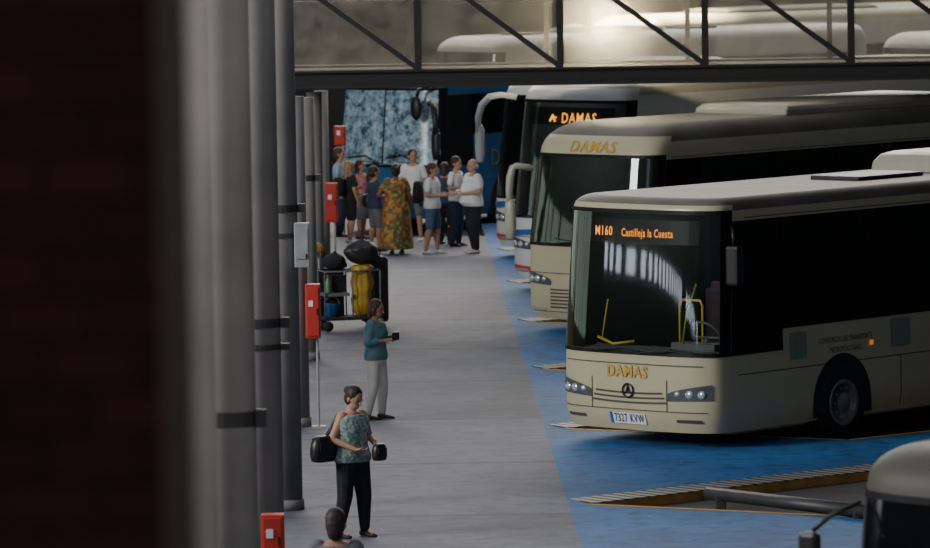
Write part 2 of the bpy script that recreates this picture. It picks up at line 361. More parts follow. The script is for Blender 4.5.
# ------------------------------------------------------------ buses
def sg(v): return -1 if v<0 else 1
def bus(label,loc,kw):
    L=kw.get('L',12.0); W=kw.get('W',1.275); H=kw.get('H',3.22); rk=kw.get('rake',.07); r=kw.get('r',.2); rf=kw.get('rf',.25)
    z0=.30; ws0=kw.get('ws0',1.25); ws1=kw.get('ws1',2.95); body=kw.get('mat',M['cream']); n=3.0; dep=.46
    t=thing('bus' if not kw.get('coach') else 'coach',label,'bus' if not kw.get('coach') else 'coach',loc,-AX+kw.get('yaw',0))
    def hw(z):
        w=W
        if z<.5: w-=.05*(.5-z)/.2
        if z>1.4: w-=(z-1.4)*.035
        if z>H-r: w-=r*(1-math.sqrt(max(0,1-((z-(H-r))/r)**2)))
        return w
    def fr(z):
        y=0.0
        if z<.5: y+=.07*(.5-z)/.2
        if z>ws0-.1: y+=(z-ws0+.1)*rk
        if z>H-rf: y+=rf*1.4*(1-math.sqrt(max(0,1-((z-(H-rf))/rf)**2)))
        return y
    def pt(th,z,off=0.0):
        w=hw(z)+off; s=math.sin(th); c=math.cos(th)
        return Vector((w*sg(s)*abs(s)**(2/n),fr(z)-off+dep*(1-abs(c)**(2/n)),z))
    def ptx(x,z,off=0.0):
        w=hw(z)+off; q=min(abs(x)/w,.9995)
        return Vector((x,fr(z)-off+dep*(1-(1-q**n)**(1/n)),z))
    half=[2,6,12,20,30,41,52,60,67,74,81,90]
    ths=[R(-v) for v in reversed(half)]+[0]+[R(v) for v in half]
    TW=R(kw.get('tw',74))
    zs=[z0,.36,.5,.7,.95,ws0]+[ws0+(ws1-ws0)*i/6 for i in range(1,7)]
    top=max(ws1,H-max(r,rf)); zs+=[top] if top>ws1+.01 else []
    for qf in(.25,.45,.62,.78,.9,.97,.995):
        z=top+(H-top)*qf
        if z>zs[-1]+.005: zs.append(z)
    rings=[]
    for z in zs:
        ring=[pt(th,z) for th in ths]; y0=ring[-1].y; w=hw(z)
        inset=W-w if z>H-r else 0
        ring+=[Vector((w,y0+(L-.3-y0)*f,z)) for f in(.25,.5,.75)]
        ring+=[Vector((w*sg(math.cos(R(v)))*abs(math.cos(R(v)))**.6,L-.3-inset*.7+.28*abs(math.sin(R(v)))**.6,z)) for v in range(0,181,15)]
        ring+=[Vector((-w,y0+(L-.3-y0)*f,z)) for f in(.75,.5,.25)]
        rings.append(ring)
    nn=len(rings[0]); vs=[v for q in rings for v in q]; fs=[]
    for i in range(len(zs)-1):
        for j in range(nn):
            k=(j+1)%nn
            if j<len(ths)-1 and zs[i]>=ws0-1e-4 and zs[i+1]<=ws1+1e-4 and ths[j]>=-TW-1e-4 and ths[j+1]<=TW+1e-4: continue
            fs.append((i*nn+j,i*nn+k,(i+1)*nn+k,(i+1)*nn+j))
    NF=len(ths)-1
    roofi=[1 if (zs[f[0]//nn]>=H-r*.6 or (zs[f[0]//nn]>=H-r and f[0]%nn>=NF)) else 0 for f in fs]
    b=MB(); b.add(vs,fs); b.m=roofi if kw.get('roof') else [0]*len(fs)
    b.add([Vector((v.x,v.y,z0+.06)) for v in rings[0]],[tuple(range(nn))],0)
    b.add(rings[-1],[tuple(range(nn))],1 if kw.get('roof') else 0)
    o=b.build('body',[body,kw.get('roof',body)],t,True)
    es=o.modifiers.new('e','EDGE_SPLIT'); es.split_angle=R(40)
    def grid(tl,zl,off,skip=None):
        m=MB(); nz=len(zl)
        v=[pt(th,z,off) for th in tl for z in zl]; f=[]
        for i in range(len(tl)-1):
            for j in range(nz-1):
                if skip and skip(tl[i],tl[i+1],zl[j],zl[j+1]): continue
                f.append((i*nz+j,(i+1)*nz+j,(i+1)*nz+j+1,i*nz+j+1))
        return m.add(v,f)
    wz=[ws0+(ws1-ws0)*i/6 for i in range(7)]
    grid([x for x in ths if abs(x)<=TW+1e-4],wz,.004).build('windscreen',kw.get('wsm',M['ws']),t,True)
    zz=[ws0-.05]+wz+[ws1+.05]
    te=R(89.8)
    inn=[x for x in ths if abs(x)<=TW+1e-4]; ext=[x for x in(R(74),R(81),R(86)) if x>TW+1e-3]
    tl=[-te]+[-x for x in reversed(ext)]+inn+ext+[te]
    grid(tl,zz,.009,lambda a0,a1,b0,b1:(abs(a0)<=TW+1e-3 and abs(a1)<=TW+1e-3 and b0>=ws0-1e-3 and b1<=ws1+1e-3)).build('windscreen_surround',M['blackgloss'],t,False)
    def band(xa,xb,lo,hi,off,nx=12,mb=None):
        mb=mb or MB(); v=[]; 
        for i in range(nx+1):
            x=xa+(xb-xa)*i/nx
            l=lo(x) if callable(lo) else lo; h=hi(x) if callable(hi) else hi
            v+=[ptx(x,l,off),ptx(x,h,off)]
        return mb.add(v,[(2*i,2*i+2,2*i+3,2*i+1) for i in range(nx)])
    def ftext(s,size,x,z,m,name,off=.014,bold=.0,sx=1,parent=None,sp=1.0):
        v,f=textmesh(s,size,bold,sx,sp); mb=MB().add([ptx(x+u,z+w,off) for u,w in v],f)
        return mb.build(name,m,parent or t)
    def spatch(y0,y1,za,zb,off,name,m,side=1,bm=None,bd=True):
        mb=bm or MB(); zl=[za+(zb-za)*i/4 for i in range(5)]
        ya=[y0]*5
        if y0<1.0 and zb-za>.5: ya=[fr(z)+dep-.01 for z in zl]
        v=[Vector((side*(hw(z)+off),(ya[i] if k==0 else y1),z)) for k in(0,1) for i,z in enumerate(zl)]
        mb.add(v,[(i,5+i,6+i,i+1) for i in range(4)])
        return mb.build(name,m,t,True) if bd else mb
    swb=kw.get('swb',1.55); swt=kw.get('swt',2.78)
    for side in(1,-1):
        spatch(1.4,L-.85,swb-.03,swt+.03,.006,'window_band',M['blackgloss'],side)
        spatch(.48,1.48,ws0-.05,swt+.03,.009,'side_window',M['blackgloss'] if kw.get('coach') else M['tint'],side)
        y=1.52
        while y<L-1.2:
            y1=min(y+1.7,L-.9); spatch(y,y1-.02,swb,swt,.010,'side_window',M['tint'],side); y=y1
        mb=MB(); spatch(.6,L-.6,1.0,1.012,.005,'',None,side,mb,False)
        spatch(.8,L-.4,swt+.06,swt+.07,.005,'',None,side,mb,False)
        yy=3.9
        while yy<L-4: spatch(yy,yy+.015,.36,1.0,.005,'',None,side,mb,False); yy+=1.3
        mb.build('side_trim',M['seam'],t)
    for wy in kw.get('wheels',(2.68,L-3.1)):
        for side in(1,-1):
            m=MB(); A=[Vector((side*(W+.006),wy+.60,.34))]
            A+=[Vector((side*(W+.006),wy+.60*math.cos(pi*i/16),.50+.62*math.sin(pi*i/16))) for i in range(17)]+[Vector((side*(W+.006),wy-.60,.34))]
            m.add(A,[tuple(range(len(A)))]); m.build('wheel_arch',M['black'],t)
            prof=[(-.13,.30),(-.14,.44),(-.10,.49),(.10,.49),(.14,.44),(.13,.30)]
            cx=side*(W-.11)
            rg=[[Vector((cx+side*q[0],wy+q[1]*math.cos(2*pi*j/28),.49+q[1]*math.sin(2*pi*j/28))) for j in range(28)] for q in prof]
            wo=MB().loft(rg).build('wheel',M['tyre'],t,True)
            prof=[(.132,.30),(.15,.29),(.13,.25),(.125,.13),(.15,.11),(.155,.02)]
            rg=[[Vector((cx+side*q[0],wy+q[1]*math.cos(2*pi*j/24),.49+q[1]*math.sin(2*pi*j/24))) for j in range(24)] for q in prof]
            rb=MB().loft(rg)
            for j in range(10):
                an=2*pi*j/10; rb.ell((cx+side*.135,wy+.19*math.cos(an),.49+.19*math.sin(an)),(.02,.018,.018),nu=6,nv=4)
            rb.build('rim',M['rim'],wo,True)
    hz=kw.get('hz',.83)
    for side in(-1,1):
        m=band(side*.60,side*1.20,lambda x:hz-.17+.04*abs(x),lambda x:hz-.07+.14*max(0,(abs(x)-.60)/.60)**.6,.012,14)
        ho=m.build('headlight',M['lampdark'],t,True)
        for xx,k in((.76,.7),(.92,1),(1.07,1)):
            q=ptx(side*xx,hz-.055,.0); MB().ell(q,(.07*k,.035,.055*k),nu=12,nv=7).build('bulb',M['lamp'],ho,True)
        m=band(side*.74,side*1.08,.43,.47,.012,8); m.build('fog_light',M['lamp'] if kw.get('fog') else M['seam'],t,True)
    st=kw.get('style','city')
    g=MB()
    if st=='city':
        for i,z in enumerate((.64,.70,.76)): band(-.60+.03*i,.60-.03*i,lambda x,z=z:z+.05*abs(x)**2,lambda x,z=z:z+.024+.05*abs(x)**2,.010,12,g)
        band(-1.15,1.15,.555,.567,.008,20,g); 
        for s in(-1,1): band(s*.60,s*.612,.56,.95,.008,1,g)
        band(-1.1,1.1,1.13,1.142,.008,20,g)
    else:
        for i in range(6): band(-.62,.62,.48+.055*i,.505+.055*i,.010,12,g)
        band(-1.15,1.15,1.02,1.032,.008,20,g); band(-1.15,1.15,.415,.425,.008,20,g)
    g.build('grille',M['seam'],t)
    if kw.get('livery'):
        band(-1.2,-.1,lambda x:1.10+.06*x,lambda x:1.2+.06*x,.013,14).build('blue_stripe',M['stripeb'],t)
        band(-1.22,-.3,lambda x:.44,lambda x:.54-.05*(x+1.2),.013,14).build('red_stripe',M['striper'],t)
    if kw.get('name_low'): ftext('DAMAS',.2,-.02,kw['name_low'],M['gold'],'lettering',bold=.007,sx=.92,sp=1.12)
    if kw.get('name_high'): ftext('DAMAS',.24,0.08,kw['name_high'],M['gold'],'lettering',bold=.004,sx=1.1,sp=1.1)
    if kw.get('star'):
        q=ptx(0,kw['star'],.02); m=MB(); rr=.085
        m.tube([q+Vector((rr*math.cos(2*pi*j/20),0,rr*math.sin(2*pi*j/20))) for j in range(21)],.010,6)
        for an in(90,210,330):
            e=q+Vector((rr*math.cos(R(an)),0,rr*math.sin(R(an)))); m.tube([q,e],[.022,.004],6)
        m.build('emblem',M['emb'],t,True)
    if kw.get('plate'):
        pz=.45
        po=band(-.30,.27,pz-.07,pz+.07,.02,4).build('licence_plate',M['plate'],t)
        band(-.30,-.255,pz-.07,pz+.07,.023,1).build('plate_strip',M['plateblue'],po)
        ftext(kw['plate'],.15,.01,pz,M['ink'],'plate_characters',.027,.0008,.60,po,1.2)
    if kw.get('led'):
        bx=band(-.95,.95,ws1-.38,ws1-.08,-.06,14); bx.build('display_box',M['black'],t)
        if kw['led']==1:
            ftext('M160',.165,-.52,ws1-.24,M['led'],'display_text',-.05,.002,.74,None,1.14)
            ftext('Castilleja la Cuesta',.145,.19,ws1-.25,M['led'],'display_text',-.05,.0005,.64,None,1.12)
        else:
            ftext(kw['led'],.25,.24,ws1-.27,M['led2'],'display_text',-.05,.002,.86,None,1.14)
            q=ptx(-.34,ws1-.27,-.045); MB().tube([q+Vector((-.07,0,-.05)),q+Vector((0,0,.06)),q+Vector((.05,0,-.06))],.018,5).tube([q+Vector((-.03,0,-.01)),q+Vector((.08,0,.02))],.015,5).build('display_emblem',M['led2'],t)
    for xa,xb in((-.75,-.05),(.15,.85)):
        wp=MB().tube([ptx(xa,ws0-.03,.03),ptx((xa+xb)/2,ws0+.0,.05),ptx(xb,ws0+.03,.035)],.012,6)
        wp.tube([ptx(xb-.45,ws0+.07,.03),ptx(xb-.0,ws0+.03,.03),ptx(min(xb+.25,1.05),ws0-.0,.03)],.01,6); wp.build('wiper',M['black'],t)
    MB().add([(-1.16,.5,.5),(1.16,.5,.5),(1.12,.65,ws1+.1),(-1.12,.65,ws1+.1),(-1.16,5,.5),(1.16,5,.5),(1.12,5,ws1+.1),(-1.12,5,ws1+.1)],[(4,5,6,7),(0,4,7,3),(1,2,6,5),(0,1,5,4),(3,7,6,2)]).build('cabin_shade_box',M['inner'],t)  # dark open box added so the cream shell reads as a shaded cabin
    d=MB().add([ptx(x,ws0-.06,-.05) for x in(-1.1,-.6,0,.6,1.1)]+[Vector((x,.75,ws0-.02)) for x in(-1.1,-.6,0,.6,1.1)],[(i,i+1,i+6,i+5) for i in range(4)])
    d.box((.55,.72,ws0-.02),(.7,.25,.16)); d.build('dashboard',M['dash'],t)
    sc=Vector((.58,.85,ws0+.12)); RM=Matrix.Rotation(R(-60),3,'X')
    m=MB().tube([sc+RM@Vector((.23*math.cos(2*pi*j/20),.23*math.sin(2*pi*j/20),0)) for j in range(21)],.018,6)
    m.tube([sc,sc+RM@Vector((.22,0,0))],.015,5).tube([sc,sc+RM@Vector((-.22,0,0))],.015,5).tube([sc,sc+Vector((0,-.12,-.3))],.03,6)
    m.build('steering_wheel',M['dash'],t,True)
    m=MB().box((.58,1.5,1.0),(.5,.5,.16)).box((.58,1.74,1.4),(.48,.14,.75)).box((.58,1.76,1.86),(.26,.1,.2)); m.build('driver_seat',M['seat'],t,bevel=.04)
    if st=='city':
        m=MB().tube([(-.15,1.2,.6),(-.15,1.2,1.78),(-.1,1.2,1.84),(.18,1.2,1.84),(.22,1.2,1.78),(.22,1.2,.6)],.016,8)
        m.build('yellow_handrail',M['yellow'],t,True)
        MB().tube([(-1.0,.6,1.38),(-.75,.6,1.3),(-.45,.65,1.34)],.018,8).tube([(-.93,.6,1.37),(-.93,.72,1.85)],.010,8).build('yellow_door_rail',M['yellow'],t,True)
        MB().tube([ptx(.78,1.4,-.06),ptx(.82,1.75,-.06),ptx(.93,2.15,-.06)],.012,6).build('hanging_cord',M['green'],t,True)
    for x_ in(-.8,-.25,.35,.85):
        for y_,z_ in((2.8,1.45),(3.8,1.55)):
            MB().box((x_,y_,z_),(.42,.14,.8)).box((x_,y_+.0,z_+.42),(.26,.1,.14)).build('passenger_seat',M['seat'],t,bevel=.04)
    if kw.get('cabin'):
        l=bpy.data.lights.new('cabin_fill','POINT'); l.energy=kw['cabin']; l.color=(.85,1,.9); l.shadow_soft_size=.15  # unseen point light added to lift the dark cabin
        lo=bpy.data.objects.new('cabin_fill',l); C.objects.link(lo); lo.parent=t; lo.location=(0,2.0,ws1-.15)
    if kw.get('mirror')=='ear':
        rc=kw.get('reach',1.0)
        for side in kw.get('sides',(-1,)):
            arm=MB(); zt=H-kw.get('mz',.3)
            pts=[Vector((side*(W-.2),.18,zt)),Vector((side*(W-.02),-.02,zt+.05)),Vector((side*(W+.12*rc),-.16*rc,zt+.02)),Vector((side*(W+.22*rc),-.26*rc,zt-.12)),Vector((side*(W+.27*rc),-.3*rc,zt-.33)),Vector((side*(W+.27*rc),-.3*rc,zt-.6))]
            arm.tube(pts,[.05,.055,.06,.065,.06,.05],10)
            ma=kw.get('armmat',M['cream']); arm.build('mirror_arm',ma,t,True)
            c=Vector((side*(W+.26*rc),-.28*rc,zt-.78)); rg=[]
            for zz,k in((-.33,.4),(-.30,.8),(-.15,1),(.15,1),(.28,.8),(.33,.4)):
                rg.append([c+Vector((.095*k*math.cos(u),.07*k*math.sin(u),zz)) for u in[2*pi*j/16 for j in range(16)]])
            mo=MB().loft(rg).build('mirror',ma,t,True)
            MB().box(c+Vector((0,.065,0)),(.13,.02,.46)).build('mirror_glass',M['chrome'],mo,bevel=.01)
    elif kw.get('mirror')!='none':
        side=1
        MB().tube([(side*(W-.05),.55,ws1-.15),(side*(W+.1),.40,ws1-.2),(side*(W+.14),.36,ws1-.35)],.02,8).build('mirror_arm',M['black'],t,True)
        mo=MB().box((side*(W+.14),.36,ws1-.62),(.2,.12,.5)).build('mirror',M['black'],t,bevel=.04)
        MB().box((side*(W+.14),.425,ws1-.62),(.16,.01,.42)).build('mirror_glass',M['chrome'],mo)
    for (ya,yb,hx,hh,mm) in kw.get('units',()):
        zb=H-.03; rg=[]
        for f,ix in((0,0),(.5,.02),(.85,.1),(1,.25)):
            rg.append([Vector((sx*(hx-ix*.6),y,zb+hh*f)) for sx,y in((-1,ya+ix*1.4),(-.5,ya+ix*.9),(.5,ya+ix*.9),(1,ya+ix*1.4),(1,yb-ix),(-1,yb-ix))])
        MB().loft(rg).build('roof_unit',mm,t,bevel=.03)
    for (ya,yb) in kw.get('hatches',()):
        MB().box((0,(ya+yb)/2,H+.015),(.8,yb-ya,.07)).build('roof_hatch',M['black'],t,bevel=.02)
    for f in kw.get('extra',()): f(t,spatch,ftext,ptx,hw)
    return t
def cornerloc(P,W=1.275):
    off=Matrix.Rotation(-AX,3,'Z')@Vector((-W,.0,0)); return Vector((P.x-off.x,P.y-off.y,DEPTH))
def bus1x(t,spatch,ftext,ptx,hw):
    for y0,y1,z0,z1 in((1.62,1.95,1.12,1.45),(3.7,4.1,1.12,1.48)): spatch(y0,y1,z0,z1,.01,'side_sticker',M['sticker'])
    spatch(3.25,3.32,1.18,1.24,.014,'side_marker',M['orange'])
    for s,sz,y,z in(('CONSORCIO DE TRANSPORTE',.1,2.75,1.3),('METROPOLITANO',.1,2.75,1.17)):
        v,f=textmesh(s,sz,0,.8); MB().add([Vector((hw(z)+.01,y+u,z+w)) for u,w in v],f).build('side_lettering',M['seam'],t)
b1=bus('cream city bus with orange lit destination display, nearest the camera',cornerloc(gp(552,440)),dict(H=3.2,ws0=1.3,ws1=3.0,hz=.84,led=1,name_low=1.03,star=.80,plate='7327 KVW',roof=M['roofgrey'],r=.16,rf=.16,
   units=[(6.2,9.4,.95,.28,M['creamlight'])],hatches=[(4.2,5.6)],extra=[bus1x],swt=2.88,L=12.0,cabin=26))
b2=bus('cream coach with gold name above the windscreen, behind the city bus',cornerloc(gp(519,330)),dict(coach=1,H=3.36,rake=.15,ws0=1.5,ws1=2.84,tw=67,r=.34,rf=.5,style='coach',hz=.98,mirror='ear',mz=.72,reach=.3,name_high=3.0,mat=M['cream'],roof=M['roofgrey'],
   armmat=M['creamlight'],units=[(4.0,9.0,.95,.2,M['creamlight'])],fog=1,plate=None,star=.72,L=12.4,cabin=30))
b3=bus('white coach with lit orange name on its display, third in the row',cornerloc(gp(504,289)),dict(coach=1,H=3.72,rake=.13,ws0=1.4,ws1=3.34,tw=67,r=.3,rf=.34,style='coach',hz=.95,mirror='ear',mz=.3,led='DAMAS',mat=M['white'],armmat=M['white'],roof=M['creamlight'],livery=1,
   units=[(3.2,8.5,.9,.14,M['roofgrey'])],fog=1,L=12.4,cabin=26))
b4=bus('white coach mostly hidden, farthest in the row beside the queue',cornerloc(gp(487,256)),dict(coach=1,H=3.5,rake=.13,ws0=1.25,ws1=3.1,tw=67,r=.3,rf=.4,style='coach',hz=.9,mirror='none',mat=M['white'],armmat=M['creamlight'],fog=1,L=12.4,livery=1,units=[(3.5,6.0,.8,.15,M['roofgrey'])],hatches=[(1.8,2.6),(7,8)]))
def blux(t,spatch,ftext,ptx,hw):
    v,f=textmesh('DAMAS',.5,.0,1.0); MB().add([Vector((hw(1.5)+.02,2.9+u,1.45+w)) for u,w in v],f).build('side_lettering',M['sticker'],t)
    m=MB().tube([ptx(1.12,3.08,.02),ptx(1.08,3.0,.22),ptx(.98,2.94,.3),ptx(.94,2.8,.3)],.04,8); q=ptx(.94,2.58,.3); m.ell(q,(.13,.08,.25)); m.build('mirror',M['black'],t,True)
    MB().tube([ptx(0,1.42,.02),ptx(0,2.0,.02),ptx(0,2.93,.02)],.014,6).build('centre_strip',M['black'],t,True)
    MB().tube([ptx(-.1,1.42,.04),ptx(-.4,1.58,.04),ptx(-.9,1.54,.04)],.018,6).tube([ptx(.9,1.42,.04),ptx(.5,1.6,.04),ptx(.1,1.54,.04)],.018,6).build('wiper_blade',M['black'],t,True)
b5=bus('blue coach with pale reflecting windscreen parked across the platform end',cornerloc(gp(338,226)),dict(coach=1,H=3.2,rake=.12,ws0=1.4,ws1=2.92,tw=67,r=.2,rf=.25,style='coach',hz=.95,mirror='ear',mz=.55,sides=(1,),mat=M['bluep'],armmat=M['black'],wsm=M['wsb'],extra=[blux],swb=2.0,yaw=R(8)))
P6=at(870,496,34.5); 
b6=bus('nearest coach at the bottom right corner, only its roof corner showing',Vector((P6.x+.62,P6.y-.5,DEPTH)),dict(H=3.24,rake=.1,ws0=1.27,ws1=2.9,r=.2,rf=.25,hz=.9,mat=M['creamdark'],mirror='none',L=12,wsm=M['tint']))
MB().tube([(-1.18,.35,2.86),(-1.28,.15,2.78),(-1.36,.05,2.68)],.018,8).build('mirror_arm',M['black'],b6,True)
MB().box((-1.38,.04,2.5),(.16,.08,.34)).build('mirror',M['black'],b6,bevel=.03)
outl=['pale coach parked outside, leftmost behind the bridge glass','pale coach parked outside under the sun glare','pale coach parked outside, rightmost behind the bridge glass','cream coach parked farther out at the upper right']
outc=[]
for i,(px,py,m) in enumerate(((400,34,b4),(560,22,b3),(715,6,b2),(850,30,b4))):
    Pq=gp(px,py,3.5); o=dup(m); o.location=Vector((Pq.x+1.2,Pq.y,DEPTH)); o.rotation_euler=(0,0,-R(52)); o['label']=outl[i]; o['group']='coaches parked outside'; outc.append(o)
# ------------------------------------------------------------ bridge
BD=84.6
zb0=at(600,84,BD).z; zb1=at(600,66,BD).z; zt=zb1+1.75
xs=[at(x,40,BD).x for x in(273,418,560,705,851,997)]
xl=xs[0]-.1; xr=xs[-1]+.2
t=thing('footbridge','glazed steel truss footbridge crossing above the coaches','footbridge',(0,BD,0))
MB().box(((xl+xr)/2,0,(zb0+zb1)/2),(xr-xl,.22,zb1-zb0)).box(((xl+xr)/2,-.06,zb0+.03),(xr-xl,.34,.06)).box(((xl+xr)/2,-.06,zb1-.02),(xr-xl,.3,.04)).build('bottom_beam',M['steel'],t)
MB().box(((xl+xr)/2,0,zt+.1),(xr-xl,.22,.2)).build('top_beam',M['steel'],t)
for i,x in enumerate(xs):
    MB().box((x,0,(zb1+zt)/2),(.11,.16,zt-zb1)).build('post',M['steel'],t)
    MB().box((x-.18,2.4,(zb1+zt)/2),(.08,.12,zt-zb1)).build('rear_post',M['steel'],t)
    if i<len(xs)-1:
        x2=xs[i+1]; A=Vector((x,-.02,zt)); B=Vector((x2,-.02,zb1)); d=(B-A); L_=d.length; an=math.atan2(-d.z,d.x)
        MB().box((A+B)/2,(L_,.1,.085),Matrix.Rotation(an,3,'Y')).build('diagonal_brace',M['steel'],t)
        MB().box(((x+x2)/2,.04,(zb1+zt)/2),(x2-x-.12,.015,zt-zb1)).build('glass_pane',M['bglass'],t)
MB().box(((xl+xr)/2,1.25,zb1-.1),(xr-xl,2.3,.12)).build('deck',M['deck'],t)
MB().tube([(xl,2.4,zb1+1.05),(xr,2.4,zb1+1.05)],.03,8).build('handrail',M['steel'],t)
MB().box(((xl+xr)/2,2.45,(zb0+zb1)/2),(xr-xl,.2,zb1-zb0)).build('rear_beam',M['steel'],t)
# ------------------------------------------------------------ people
def person(label,pos,h,face,build=1.0,skin='skin1',hair='short',hairm='hairb',top=('white_c','short'),bot=('trousers','black_c'),shoe='shoe',arms=None,stance=.1,hy=0,hp=0,near=False,female=False,group=None,stride=0,belly=0.0):
    s=h/1.7; t=thing('person',label,'person',(pos.x,pos.y,0),R(face),group)
    V=lambda x,y,z: Vector((x,y,z))*s
    bw=build; A=arms or {}
    sh={-1:V(-.175*(.94 if female else 1.04)*bw**.4,0,1.385),1:V(.175*(.94 if female else 1.04)*bw**.4,0,1.385)}
    dfl={-1:((-.235-.05*(bw-1),.03,1.12),(-.25-.06*(bw-1),-.05,.87),(0,-.15,-1)),1:((.235+.05*(bw-1),.03,1.12),(.25+.06*(bw-1),-.05,.87),(0,-.15,-1))}
    el={};wr={};hd={}
    for sd in(-1,1):
        e,w,d=A.get(sd,dfl[sd]); el[sd]=V(*e);wr[sd]=V(*w);hd[sd]=Vector(d).normalized()
    st=.5*stance+.045
    hip={sd:V(sd*.09*bw**.5,0,.87) for sd in(-1,1)}
    kn={sd:V(sd*(st*.55+.04),-.02-sd*stride*.5,.47) for sd in(-1,1)}
    an={sd:V(sd*st,.03-sd*stride,.075) for sd in(-1,1)}
    fem=1.06 if female else 1.0
    tor=[(.80,.12,.10),(.86,.165*fem,.115),(.93,.17*fem,.12),(1.05,.14,.105),(1.15,.148,.11),(1.27,.168/fem**.5,.12),(1.35,.17/fem,.105),(1.40,.135,.085),(1.435,.075,.065)]
    def torso(mb,inf,zmin=0,zmax=9,full=False):
        rg=[]
        for z,rx,ry in tor:
            if z<zmin or z>zmax: continue
            by=belly if .9<z<1.25 else 0
            k=bw if z<1.36 else bw**.5
            rx=rx*k+inf; ry=ry*(k**1.1)+inf+by*.5
            rg.append([V(rx*math.cos(2*pi*j/18),ry*math.sin(2*pi*j/18)-by*.5,z) for j in range(18)])
        if len(rg)>1: mb.loft(rg)
    HM=Matrix.Translation(V(0,.0,1.475))@Matrix.Rotation(R(hy),4,'Z')@Matrix.Rotation(R(hp),4,'X')@Matrix.Scale(1.07,4)
    hv=lambda x,y,z: HM@(Vector((x,y,z))*s)
    h3=HM.to_3x3()
    b=MB(); torso(b,0); S_=s
    b.cap(V(0,.01,1.38),.06*s,V(0,0,1.5),.052*s)
    b.ell(hv(0,.0,.125),(.073*s,.092*s,.098*s),h3); b.ell(hv(0,-.02,.05),(.054*s,.066*s,.062*s),h3)
    b.cap(hv(0,-.088,.11),.010*s,hv(0,-.108,.077),.014*s,8)
    for sd in(-1,1): b.ell(hv(sd*.075,.01,.095),(.012*s,.02*s,.032*s),h3,8,6)
    if female:
        for sd in(-1,1): b.ell(V(sd*.07,-.09*bw,1.24),(.06*s,.05*s,.06*s))
    tk=bw**.7
    for sd in(-1,1):
        b.cap(hip[sd],.088*s*tk,kn[sd],.056*s*tk); b.cap(kn[sd],.056*s*tk,an[sd],.036*s)
        b.ell(kn[sd].lerp(an[sd],.32)+V(0,.02,0),(.05*s*tk,.052*s*tk,.13*s))
        b.cap(an[sd]+V(0,.03,-.035),.032*s,an[sd]+V(0,-.14,-.045),.026*s)
        b.cap(sh[sd]+V(-sd*.03,0,-.005),.056*s*tk,el[sd],.039*s*tk); b.cap(el[sd],.039*s*tk,wr[sd],.026*s)
        d=hd[sd]; q=Vector((0,-1,0)) if abs(d.y)<.8 else Vector((0,0,1))
        sp=(q-d*q.dot(d)).normalized(); nm=d.cross(sp)*(-sd)
        if nm.dot(Vector((-sd,0,0)))<0: nm=-nm
        w=wr[sd]; Rm=Matrix((sp,nm,d)).transposed()
        b.ell(w+d*.05*s,(.042*s,.017*s,.058*s),Rm,12,8)
        for i,(ln_,of) in enumerate(((.066,.03),(.076,.01),(.07,-.011),(.054,-.031))):
            f0=w+d*.088*s+sp*of*s; f1=f0+(d*.85+nm*.4).normalized()*ln_*.55*s; f2=f1+(d*.35+nm*.9).normalized()*ln_*.45*s
            b.cap(f0-d*.02*s,.0095*s,f1,.0085*s,8); b.cap(f1,.0085*s,f2,.0075*s,8)
        t0=w+d*.025*s+sp*.03*s; t1=t0+(d*.6+sp*.7+nm*.35).normalized()*.04*s; t2=t1+(d*.8+sp*.2+nm*.4).normalized()*.028*s
        b.cap(t0,.013*s,t1,.0105*s,8); b.cap(t1,.0105*s,t2,.0085*s,8)
    b.build('body',M[skin],t,True,remesh=(.0065 if near else .011),sm=2)
    for sd in(-1,1):
        MB().ell(hv(sd*.031,-.083,.112),(.013*s,.009*s,.007*s),h3,8,6).build('eye',M['eye'],t,True)
        MB().cap(hv(sd*.018,-.091,.132),.0035*s,hv(sd*.045,-.083,.134),.003*s,6).build('eyebrow',M[hairm],t,True)
    MB().ell(hv(0,-.087,.045),(.022*s,.008*s,.007*s),h3,8,6).build('lips',M['lip'],t,True)
    if hair!='bald':
        m=MB(); m.ell(hv(0,.022,.148),(.087*s,.099*s,.096*s),h3); m.ell(hv(0,.04,.1),(.084*s,.08*s,.095*s),h3)
        if hair=='bun': m.ell(hv(0,.12,.15),(.045*s,.045*s,.045*s),h3)
        if hair=='long':
            m.cap(hv(0,.06,.1),.075*s,hv(0,.085,-.12),.05*s); 
            for sd in(-1,1): m.cap(hv(sd*.068,.02,.12),.024*s,hv(sd*.075,.02,-.07),.02*s)
        if hair=='ponytail': m.cap(hv(0,.1,.14),.03*s,hv(0,.15,.02),.028*s); m.cap(hv(0,.15,.02),.028*s,hv(0,.13,-.1),.012*s)
        if hair=='full': m.cap(hv(0,.045,.12),.085*s,hv(0,.05,.035),.075*s)
        if hair=='bob':
            m.cap(hv(0,.05,.1),.078*s,hv(0,.06,.02),.068*s)
            for sd in(-1,1): m.cap(hv(sd*.066,-.01,.15),.026*s,hv(sd*.074,.0,.03),.022*s)
        m.build('hair',M[hairm],t,True,remesh=.009,sm=2)
    else:
        m=MB()
        for sd in(-1,1): m.ell(hv(sd*.066,.035,.1),(.014*s,.045*s,.035*s),h3)
        m.ell(hv(0,.082,.09),(.06*s,.02*s,.04*s),h3); m.build('hair',M['hairw'],t,True,remesh=.008,sm=1)
    tm,sl=top[0],top[1]
    if bot[0]!='dress':
        m=MB(); torso(m,.02,.86,1.41)
        if female:
            for sd in(-1,1): m.ell(V(sd*.07,-.09*bw,1.24),(.07*s,.06*s,.07*s))
        for sd in(-1,1):
            if sl=='none': m.cap(sh[sd]+V(-sd*.05,0,-.01),.05*s,sh[sd]+V(-sd*.02,0,-.03),.055*s); continue
            e=sh[sd].lerp(el[sd],.62 if sl=='short' else 1.0)
            m.cap(sh[sd]+V(-sd*.03,0,-.005),.068*s*tk,e,.058*s*tk)
            if sl=='long': m.cap(el[sd],.055*s*tk,el[sd].lerp(wr[sd],.6),.046*s)
